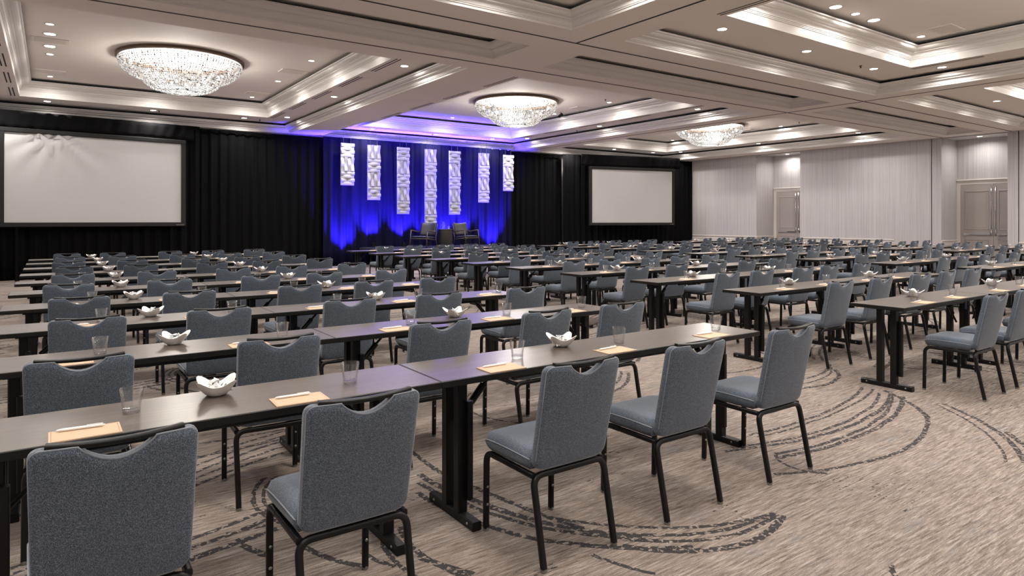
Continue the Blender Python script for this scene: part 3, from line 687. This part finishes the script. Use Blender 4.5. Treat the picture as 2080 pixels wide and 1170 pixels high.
for x, y, z, lb in ((2.45, 20.55, ZL, 'coffer nearest the wide screen'), (5.15, 20.6, ZL, 'ledge corner above the drape gap'), (11.0, 20.6, ZL, 'ledge over the stage panels'), (14.5, 16.9, ZL, 'ledge beside the stage coffer'),
                    (13.0, 13.9, ZU, 'upper tray over the stage'), (21.6, 13.2, ZU, 'upper tray near the first alcove'), (13.0, 6.65, ZL, 'ledge away from the stage')):
    m = MB(); m.lathe([(.03, 0), (.03, -.006), (.012, -.01), (.010, -.035), (.022, -.038), (.022, -.042), (0, -.042)], 10)
    tag(m.obj('sprinkler_head', M['dark_slot'], None, 30, loc=(x, y, z)), 'tiny dark sprinkler head in the ' + lb, 'sprinkler')

# chandeliers
def chandelier_meshes():
    out = {}
    m = MB(); m.lathe([(1.18, 0), (1.235, -.005), (1.24, -.06), (1.20, -.075), (1.17, -.06), (1.17, 0)], 72); out['canopy_ring'] = m.mesh('canopy_ring', M['bronze'], 40)
    def beads(name, prof, ncol, r_b, jit):
        m = MB(); rr = random.Random(3)
        for j in range(ncol):
            a = 2*math.pi*j/ncol
            for i, (r_, z) in enumerate(prof):
                s = r_b*(.85+.3*rr.random()); aa = a + jit*(rr.random()-.5)/ncol; x, y = r_*math.cos(aa), r_*math.sin(aa); zz = z - .012*rr.random()
                m.add([(x+s, y, zz), (x-s, y, zz), (x, y+s, zz), (x, y-s, zz), (x, y, zz+s*1.25), (x, y, zz-s*1.25)], [(0,2,4),(2,1,4),(1,3,4),(3,0,4),(2,0,5),(1,2,5),(3,1,5),(0,3,5)])
        return m.mesh(name, M['crystal'])
    up = [(1.19*math.cos(t)**.75, -.08-.47*math.sin(t)) for t in [R(4+70*i/15) for i in range(16)]]
    lo = [(.30+.50*math.cos(t), -.36-.34*math.sin(t)) for t in [R(2+86*i/11) for i in range(12)]]
    ce = [(.30-.20*i/4, -.70+.05*i/4) for i in range(5)]
    out['upper_crystal_tier'] = beads('upper_crystal_tier', up, 120, .019, .4)
    out['lower_crystal_tier'] = beads('lower_crystal_tier', lo, 84, .017, .4)
    out['crystal_underside'] = beads('crystal_underside', ce, 44, .015, .5)
    m = MB()
    for j in range(12):
        a = 2*math.pi*(j+.5)/12; m.tube([(r_*.985*math.cos(a), r_*.985*math.sin(a), z+.01) for r_, z in up[::3]], .006, 5)
        m.tube([(r_*.97*math.cos(a), r_*.97*math.sin(a), z+.01) for r_, z in lo[::3]], .005, 5)
    for r_, z in ((.80, -.36), (.30, -.70), (1.0, -.33)): m.lathe([(r_+.006*math.cos(q), z+.006*math.sin(q)) for q in [k*math.pi/3 for k in range(6)]], 60, close=True)
    out['metal_frame'] = m.mesh('metal_frame', M['bronze'])
    m = MB(); m.lathe([(0, .03), (.022, .02), (.03, 0), (.022, -.022), (0, -.03)], 8); out['bulb'] = m.mesh('bulb', M['bulb'], True)
    return out
CM = chandelier_meshes()
for bi, bj, x0, x1, y0, y1, inn, nm in CI:
    x, y = (x0+x1)/2 + (.0, 0, .1)[bi], 15.62 if bj == 1 else 1.85
    root = empty('crystal_chandelier', (x, y, ZU)); tag(root, 'large bowl-shaped crystal bead chandelier in the ' + nm, 'chandelier', 'crystal chandeliers')
    for k, me in CM.items():
        if k == 'bulb':
            for nb, r_, z in ((16, .95, -.20), (16, .72, -.36), (10, .46, -.46)):
                for j in range(nb):
                    a = 2*math.pi*j/nb; link('bulb', me, root, (r_*math.cos(a), r_*math.sin(a), z))
            continue
        o = link(k, me, root)
        if 'crystal' in k: o['kind'] = 'stuff'
    l = bpy.data.lights.new('chandelier_glow', 'POINT'); l.energy = P_CHAND; l.color = (1, .93, .86); l.shadow_soft_size = .35
    o = bpy.data.objects.new('chandelier_glow', l); col.objects.link(o); o.location = (x, y, ZU-.42)

# ------------------------------------------------------------------ furniture: banquet chair
def grid_solid(nx, ny, fn):
    """closed slab: fn(u, v, side) -> point, u v in 0..1, side 0 = back/under, 1 = front/top"""
    vs = [fn(i/nx, j/ny, t) for t in (0, 1) for j in range(ny+1) for i in range(nx+1)]
    w_ = nx+1; k = w_*(ny+1); fs = []
    for j in range(ny):
        for i in range(nx):
            a = j*w_+i; fs += [(a, a+w_, a+w_+1, a+1), (k+a, k+a+1, k+a+w_+1, k+a+w_)]
    for i in range(nx): fs += [(i, i+1, k+i+1, k+i), (ny*w_+i+1, ny*w_+i, k+ny*w_+i, k+ny*w_+i+1)]
    for j in range(ny): fs += [((j+1)*w_, j*w_, k+j*w_, k+(j+1)*w_), (j*w_+nx, (j+1)*w_+nx, k+(j+1)*w_+nx, k+j*w_+nx)]
    return vs, fs
HWT, HWB = .212, .205
def zt(x, hw):
    e = max(0, (abs(x) - (hw-.03))/.03); z = .878 - .030*(1-math.sqrt(max(0, 1-e*e)))
    q = abs(x)/.098
    if q < 1: z -= .052*math.cos(q*math.pi/2)**.8
    return z
def zb(x, hw):
    e = max(0, (abs(x) - (hw-.05))/.05); return .405 + .050*(1-math.sqrt(max(0, 1-e*e)))
def ymid(x, z):
    t = (z-.41)/.47; return -.150 - .098*t - .028*(1-(x/.215)**2)*(.25+.75*t)
XS = sorted({round(v, 4) for v in [-1, -.985, -.955, -.91, -.87, -.75, -.62, -.53, -.462, -.45, -.42, -.37, -.30, -.2, -.1, 0, .1, .2, .3, .37, .42, .45, .462, .53, .62, .75, .87, .91, .955, .985, 1]})
VS = [0, .012, .04, .09, .18, .3, .45, .6, .75, .87, .94, .98, 1]
def back_pt(u, v, t):
    uu = XS[round(u*(len(XS)-1))]; vv = VS[round(v*(len(VS)-1))]
    hw = HWB + (HWT-HWB)*vv; x = uu*hw; z = zb(x, hw) + (zt(x, hw)-zb(x, hw))*vv
    e = max(abs(uu), abs(2*vv-1)); th = .014 + .012*math.sqrt(max(0, 1-e**10))
    return (x, ymid(x, z) + (th if t else -th), z)
def build_chair_meshes():
    C = {}
    m = MB(); vs, fs = grid_solid(len(XS)-1, len(VS)-1, back_pt); m.add(vs, fs); C['backrest'] = m.mesh('backrest', M['fabric'], 50)
    # piping round the rear outline
    out = []
    ux = XS
    for u in ux: x = u*HWT; out.append((x, zt(x, HWT)))
    for v in (.95, .8, .6, .4, .2, .08): hw = HWB+(HWT-HWB)*v; out.append((hw, zb(hw, hw)+(zt(hw, hw)-zb(hw, hw))*v))
    for u in reversed(ux): x = u*HWB; out.append((x, zb(x, HWB)))
    for v in (.08, .2, .4, .6, .8, .95): hw = HWB+(HWT-HWB)*v; out.append((-hw, zb(hw, hw)+(zt(hw, hw)-zb(hw, hw))*v))
    m = MB(); m.tube([(x*.985, ymid(x, z)-.0155, z-.003 if z > .7 else z+.003) for x, z in out + out[:1]], .0034, 5, cap=False); C['back_piping'] = m.mesh('piping', M['piping'], True)
    def seat_pt(u, v, t):
        a, b_ = u*2-1, v*2-1
        r_ = max(abs(a), abs(b_)); 
        hw = .208 + .012*(v**.7); x = a*hw; y = -.135 + .39*v
        if b_ > 0: y -= .035*(abs(a)**4)*b_**3 ; x *= 1-.05*b_**8
        e = math.sqrt(max(0, 1-r_**12)); z = .438 + (1 if t else -1)*(.012 + (.036 if t else .034)*e) + (.006*math.sin(v*3.1) if t else 0) - (.012*max(0, b_)**6 if t else -.012*max(0, b_)**4)
        return (x, y, z)
    m = MB(); vs, fs = grid_solid(22, 22, seat_pt); m.add(vs, fs); C['seat'] = m.mesh('seat', M['fabric'], 60)
    n = 22; pth = [seat_pt(0, j/n, 1) for j in range(n+1)] + [seat_pt(i/n, 1, 1) for i in range(1, n+1)] + [seat_pt(1, 1-j/n, 1) for j in range(1, n+1)]
    m = MB(); m.tube([(x, y, z+.001) for x, y, z in pth], .0030, 5); C['seat_piping'] = m.mesh('piping', M['piping'], True)
    m = MB(); m.tube([(x, ymid(x, .878)-.002, .883-.008*(1-(x/.17)**2)) for x in [-.170+.340*i/14 for i in range(15)]], .01, sec=rsq(.017, .006, .027)); C['back_rail'] = m.mesh('back_rail', M['black'], 50)
    for s, nm_ in ((-1, 'L'), (1, 'R')):
        m = MB(); m.tube(fillet([(s*.205, -.235, .012), (s*.205, -.158, .383), (s*.10, -.158, .383)], .085, 7), .01, sec=rsq(.027, .008), up=(1, 0, 0)); C['rear'+nm_] = m.mesh('leg', M['black'], 50)
        m = MB(); m.tube(fillet([(s*.200, .228, .012), (s*.200, .222, .383), (s*.200, .11, .383)], .065, 6), .01, sec=rsq(.027, .008), up=(1, 0, 0)); C['front'+nm_] = m.mesh('leg', M['black'], 50)
        m = MB(); m.tube([(s*.200, .115, .383), (s*.200, -.158, .383)], .01, sec=rsq(.025, .007)); C['rail'+nm_] = m.mesh('side_rail', M['black'], 50)
    m = MB(); m.tube([(-.105, -.158, .383), (.105, -.158, .383)], .01, sec=rsq(.027, .008)); C['cross_bar'] = m.mesh('cross_bar', M['black'], 50)
    m = MB(); m.lathe([(0, 0), (.013, 0), (.0145, .004), (.0145, .016), (0, .016)], 10); C['glide'] = m.mesh('glide', M['glide'], 40)
    m = MB(); m.lathe([(0, .005), (.005, .004), (.0075, .001), (.0075, 0)], 8); m.v = [(a, -c, b_) for a, b_, c in m.v]; C['bolt'] = m.mesh('bolt', M['glide'], True)
    return C
CHM = build_chair_meshes()
def place_chair(x, y, rz, label, group, near):
    t = empty('banquet_chair', (x, y, 0), rz); tag(t, label, 'chair', group)
    b_ = link('backrest', CHM['backrest'], t); s_ = link('seat', CHM['seat'], t)
    link('back_rail', CHM['back_rail'], t)
    legs = [link('leg', CHM[k], t) for k in ('rearL', 'rearR', 'frontL', 'frontR')]
    link('side_rail', CHM['railL'], t); link('side_rail', CHM['railR'], t); link('cross_bar', CHM['cross_bar'], t)
    if near:
        link('piping', CHM['back_piping'], b_); link('piping', CHM['seat_piping'], s_)
        for l, (gx, gy) in zip(legs, ((-.205, -.235), (.205, -.235), (-.2, .228), (.2, .228))):
            link('glide', CHM['glide'], l, (gx, gy, 0))
            if gy > 0:
                for z in (.13, .215): link('bolt', CHM['bolt'], l, (gx, gy-.0145, z))
    return t
# ------------------------------------------------------------------ folding table
DEP, TT = .457, .032
def build_table_meshes(Lg):
    T = {}
    m = MB(); m.box(.003, Lg-.003, .003, DEP-.003, .75-TT, .75, 0); T['table_top'] = m.mesh('table_top', M['laminate'])
    m = MB(); c = .002
    sec = [(0, .75-TT), (-.003, .75-TT+.003), (-.003, .75-.003), (0, .75-.0005), (.003, .75-.0003)]
    rect = lambda o_: [(-o_*-1, -o_*-1), (Lg+o_*-1, o_), (Lg-o_, DEP-o_), (o_, DEP-o_)]
    vs = []
    for o_, z in sec:
        oo = o_ ; vs += [(oo, oo, z), (Lg-oo, oo, z), (Lg-oo, DEP-oo, z), (oo, DEP-oo, z)]
    k = len(sec); m.add(vs, [(i*4+j, i*4+(j+1) % 4, (i+1)*4+(j+1) % 4, (i+1)*4+j) for i in range(k-1) for j in range(4)]); T['edge_band'] = m.mesh('edge_band', M['edge'])
    for e, nm_ in ((0, 'a'), (1, 'b')):
        X = lambda v: v if e == 0 else Lg-v
        def bx(m_, x0, x1, *r): m_.cbox(min(X(x0), X(x1)), max(X(x0), X(x1)), *r)
        for q, yc in enumerate((.165, .285)):
            m = MB(); bx(m, .168, .222, yc-.026, yc+.026, .045, .75-TT, .005); T['post%s%d' % (nm_, q)] = m.mesh('leg_post', M['black'])
        m = MB(); bx(m, .170, .220, .008, DEP-.008, 0, .045, .005); T['foot'+nm_] = m.mesh('foot', M['black'])
        m = MB(); bx(m, .205, .235, .105, .139, .11, .60, .004); T['lock'+nm_] = m.mesh('lock_bar', M['black'])
        m = MB(); m.tube([(X(.20), .225, .46), (X(.27), .225, .53), (X(.33), .225, .60), (X(.43), .225, .70)], .009, 8); m.tube([(X(.29), .225, .555), (X(.37), .225, .64)], .019, 10); T['brace'+nm_] = m.mesh('brace', M['black'], 50)
        m = MB(); bx(m, .15, .45, .10, .36, .75-TT-.022, .75-TT, .004); T['bracket'+nm_] = m.mesh('mounting_bracket', M['black'])
    m = MB(); m.cbox(.45, Lg-.45, .06, .085, .75-TT-.03, .75-TT, .004); T['rail0'] = m.mesh('apron_rail', M['black'])
    m = MB(); m.cbox(.45, Lg-.45, DEP-.085, DEP-.06, .75-TT-.03, .75-TT, .004); T['rail1'] = m.mesh('apron_rail', M['black'])
    return T
TBM = {'short': build_table_meshes(1.83), 'long': build_table_meshes(2.44)}
def place_table(x, y, kind, label, group, near):
    t = empty('folding_table', (x, y, 0)); tag(t, label, 'table', group); Lg = 1.83 if kind == 'short' else 2.44
    for k, me in TBM[kind].items():
        o = link(me.name.split('.')[0], me, t)
        if near and k in ('foota', 'footb'):
            fx = .167 if k == 'foota' else Lg-.223
            for yy in (.06, DEP-.06):
                b_ = link('bolt', CHM['bolt'], o, (fx+.003, yy, .024)); b_.rotation_euler[2] = R(-90)
    return t
# ------------------------------------------------------------------ tableware
def glass_meshes():
    m = MB(); m.lathe([(.0285, .022), (.030, .026), (.0415, .094), (.0425, .096), (.0432, .094), (.0325, .020), (.0310, .004), (.029, .0)], 24); g = m.mesh('tumbler_wall', M['glass'], 50)
    m = MB(); m.lathe([(0, .0005), (.028, .0005), (.0303, .004), (.0315, .0195), (.028, .0185), (0, .0165)], 24); return g, m.mesh('thick_base', M['glass_base'], 50)
GM, GB = glass_meshes()
def place_glass(x, y, label, group):
    t = link('water_tumbler', GM, None, (x, y, .7502)); tag(t, label, 'glass', group); link('thick_base', GB, t); return t
def bowl_mesh():
    n, k = 48, 8; hw = .098; vs = []
    def rim(a):
        c4 = math.cos(2*a)**2                      # 1 on the four points
        return hw*(.66+.40*c4**1.5), .043+.030*c4**2.0
    def ring_(t, ins):
        out = []
        for i in range(n):
            a = 2*math.pi*i/n; R_, H = rim(a); r0 = .032
            tt = t; r_ = r0 + (R_-r0)*(tt**.95) - ins; z = H*tt**1.35 + (ins*.9 if tt < .99 else 0)
            out.append((r_*math.cos(a), r_*math.sin(a), z))
        return out
    ts = [0, .1, .25, .4, .55, .7, .85, 1.0]
    rings = [[(.030*math.cos(2*math.pi*i/n), .030*math.sin(2*math.pi*i/n), 0.0005) for i in range(n)]] + [ring_(t, 0) for t in ts] + [ring_(t, .004) for t in reversed(ts)]
    fs = [(j*n+i, j*n+(i+1) % n, (j+1)*n+(i+1) % n, (j+1)*n+i) for j in range(len(rings)-1) for i in range(n)]
    fs += [tuple(range(n-1, -1, -1)), tuple((len(rings)-1)*n+i for i in range(n))]
    m = MB(); m.add([p for r_ in rings for p in r_], fs); return m.mesh('candy_bowl', M['porcelain'], 50)
BM = bowl_mesh()
def candy_mesh():
    m = MB(); n = 6; prof = [(-.024, .011, 0), (-.020, .009, 0), (-.013, .003, 0), (-.010, .0075, 1), (0, .0085, 1), (.010, .0075, 0), (.013, .003, 0), (.020, .009, 0), (.024, .011, 0)]
    vs = []
    for i, (x, r_, _) in enumerate(prof):
        fl = .25 if abs(x) > .017 else .8
        for j in range(n): a = 2*math.pi*j/n; vs.append((x, r_*math.cos(a), r_*fl*math.sin(a)))
    m.add(vs, [])
    for i in range(len(prof)-1):
        for j in range(n): m.f.append((i*n+j, (i+1)*n+j, (i+1)*n+(j+1) % n, i*n+(j+1) % n)); m.m.append(1 if prof[i][2] and j % 3 == 0 else 0)
    m.f += [tuple(range(n)), tuple((len(prof)-1)*n+j for j in range(n-1, -1, -1))]; m.m += [0, 0]
    return m
CMB = candy_mesh(); CNM = CMB.mesh('wrapped_candy', [M['candy'], M['candy_dark']])
def pad_mesh():
    m = MB(); m.box(-.1075, .1075, -.0685, .0685, 0, .004); return m.mesh('notepad', M['paper'])
PM = pad_mesh()
def pen_meshes():
    m = MB(); m.tube([(-.066, 0, .0055), (-.062, 0, .0055), (.052, 0, .0055), (.058, 0, .0055)], .0055, 10); a = m.mesh('pen', M['pen'], 50)
    m = MB(); pts = [(-.066, .0054), (-.075, .0042), (-.081, .0018)]
    for (x0, r0), (x1, r1) in zip(pts, pts[1:]):
        n = 10; vs = [(x, r_*math.cos(2*math.pi*j/n), .0055+r_*math.sin(2*math.pi*j/n)) for x, r_ in ((x0, r0), (x1, r1)) for j in range(n)]
        m.add(vs, [(j, n+j, n+(j+1) % n, (j+1) % n) for j in range(n)])
    tip = m.mesh('pen_tip', M['pen'], 50)
    m = MB(); m.cbox(.01, .06, -.0018, .0018, .0115, .0135, .0008); m.box(.054, .06, -.0018, .0018, .009, .0125); m.tube([(.058, 0, .0055), (.066, 0, .0055)], .003, 8); return a, tip, m.mesh('clip', M['pen'])
PN, PT, PC = pen_meshes()

# ------------------------------------------------------------------ the seating plan
S35, C35 = math.sin(R(35)), math.cos(R(35))
def px(x, y): d = x*S35 + y*C35; return 1040 + 1337*(x*C35 - y*S35)/max(d, .05), d
ORD = words_
BLK = {'A': 'fourth', 'B': 'third', 'C': 'second', 'D': 'first'}
LEFT = {'A': -.35, 'B': 5.97, 'C': 11.86, 'D': 17.90}
FRONT = [2.69 + 1.39*i for i in range(10)]
SEATS_A = {9: [.249, .97, 1.949, 2.734, 3.569], 8: [.267, 1.025, 1.96, 2.783, 3.588], 7: [.225, 1.042, 1.961, 2.765, 3.574], 6: [.252, 1.039, 1.964, 2.733, 3.574],
           5: [.21, 1.065, 1.962, 2.704, 3.566], 4: [.151, 1.03, 1.95, 2.691, 3.542], 3: [.193, .996, 1.957, 2.724, 3.478], 2: [.198, .976, 1.937, 2.721, 3.629],
           1: [.113, 1.008, 1.975, 2.795, 3.539], 0: [.157, .907, 1.925, 2.695, 3.545]}
SEATS_B = {0: [6.54, 7.25, 8.3, 9.1, 9.85], 1: [6.59, 7.41, 8.36, 9.07, 9.83], 2: [6.64, 7.31, 8.22, 8.92, 9.75]}
TEMPL = [.60, 1.38, 2.33, 3.05, 3.86]
candies = 0; rest = MB(); n_c = 0
bowls = []
for blk in 'ABCD':
    for r_ in range(10):
        x0 = LEFT[blk]; yf = FRONT[r_]; rowt = ORD[9-r_]; blt = BLK[blk]
        where = '%s row from drapes, %s block from doors' % (rowt, blt)
        def vis(x, y, mrg=260):
            p, d = px(x, y); return d > .4 and -mrg < p < 2080 + mrg
        for kind, xa, Lg in (('short', x0, 1.83), ('long', x0+1.838, 2.44)):
            if vis(xa, yf) or vis(xa+Lg, yf):
                d = px(xa+Lg/2, yf)[1]
                place_table(xa, yf, kind, '%s dark wood folding table, %s' % ('shorter' if kind == 'short' else 'longer', where), 'folding tables in rows', d < 9)
        seats = SEATS_A[r_] if blk == 'A' else SEATS_B.get(r_) if blk == 'B' and r_ in SEATS_B else [x0 + o_ + rnd.uniform(-.05, .05) for o_ in TEMPL]
        for si, sx in enumerate(seats):
            if not vis(sx, yf-.24): continue
            lab = where + ', %s seat from doors' % ORD[4-si]
            d = px(sx, yf)[1]
            jy, jr = (0, 0) if r_ == 0 else (rnd.uniform(-.045, -.002), R(rnd.uniform(-2.5, 2.5)))
            place_chair(sx, yf-.235+jy, jr, 'blue-grey chair, ' + lab, 'blue-grey banquet chairs', d < 9)
            gx = sx + (.10, .22, .155, .15, .19)[si] + (rnd.uniform(-.02, .02) if r_ else 0)
            lo_, hi_ = (x0+.06, x0+1.77) if si < 2 else (x0+1.9, x0+4.22)
            place_glass(min(max(gx, lo_), hi_), yf + (.27 if (si == 0 and blk == 'A') else .22) + rnd.uniform(-.015, .015), 'clear tumbler, ' + lab, 'water tumblers')
            pxx = min(max(sx-.04 + rnd.uniform(-.02, .02), lo_+.06), hi_-.06); rz = R(rnd.uniform(-2, 2))
            o = link('notepad', PM, None, (pxx, yf+.073, .7502)); o.rotation_euler[2] = rz; tag(o, 'peach notepad, ' + lab, 'notepad', 'peach notepads')
            o = link('pen', PN, None, (pxx-.005, yf+.118, .7544)); o.rotation_euler[2] = rz + R(rnd.uniform(-4, 5)); tag(o, 'white pen, ' + lab, 'pen', 'white pens on notepads')
            link('pen_tip', PT, o); link('clip', PC, o)
        for bi_, (bx_, tb) in enumerate((((seats[0]+seats[1])/2+.05, 'shorter'), ((seats[2]+seats[3])/2+.18, 'longer'))):
            if vis(bx_, yf+.35): bowls.append((px(bx_, yf+.35)[1], bx_, yf+.355, where, tb))
bowls.sort()
for bi_, (d, x, y, where, tb) in enumerate(bowls):
    rz = R(45 + rnd.uniform(-25, 25))
    o = link('candy_bowl', BM, None, (x, y, .7502)); o.rotation_euler[2] = rz
    tag(o, 'white four-pointed candy bowl, %s, %s table' % (where, tb), 'bowl', 'porcelain candy bowls')
    cnt = 16 if bi_ < 18 else 14
    for q in range(cnt):
        a = rnd.uniform(0, 6.28); lay = q/cnt; rr = (.046*(1-lay)+.012)*math.sqrt(rnd.random()); z = .7502 + .020 + .042*lay - .2*max(0, .03-rr)*0
        loc = Vector((x+rr*math.cos(a), y+rr*math.sin(a), z)); rot = (rnd.uniform(-.7, .7), rnd.uniform(-.7, .7), rnd.uniform(0, 6.28))
        if bi_ < 18:
            c = link('wrapped_candy', CNM, None, loc); c.rotation_euler = rot
            tag(c, 'silver-white wrapped candy in bowl, %s, %s table' % (where, tb), 'candy', 'wrapped candies of one bowl, %s, %s table' % (where, tb))
        else:
            from mathutils import Euler
            mt = Euler(rot).to_matrix(); b0 = len(rest.v)
            rest.v += [tuple(mt @ Vector(p) + loc) for p in CMB.v]; rest.f += [tuple(i+b0 for i in f) for f in CMB.f]; rest.m += CMB.m
o = rest.obj('wrapped_candies', [M['candy'], M['candy_dark']]); tag(o, 'silver-white wrapped candies filling the bowls of the farther tables', 'candy', kind='stuff')
for x, y in ((10.88, 19.22), (10.96, 19.33)):
    t = link('water_tumbler', GM, None, (x, y, ZD)); tag(t, 'clear tumbler on the stage drum table', 'glass', 'tumblers on the drum table'); link('thick_base', GB, t)
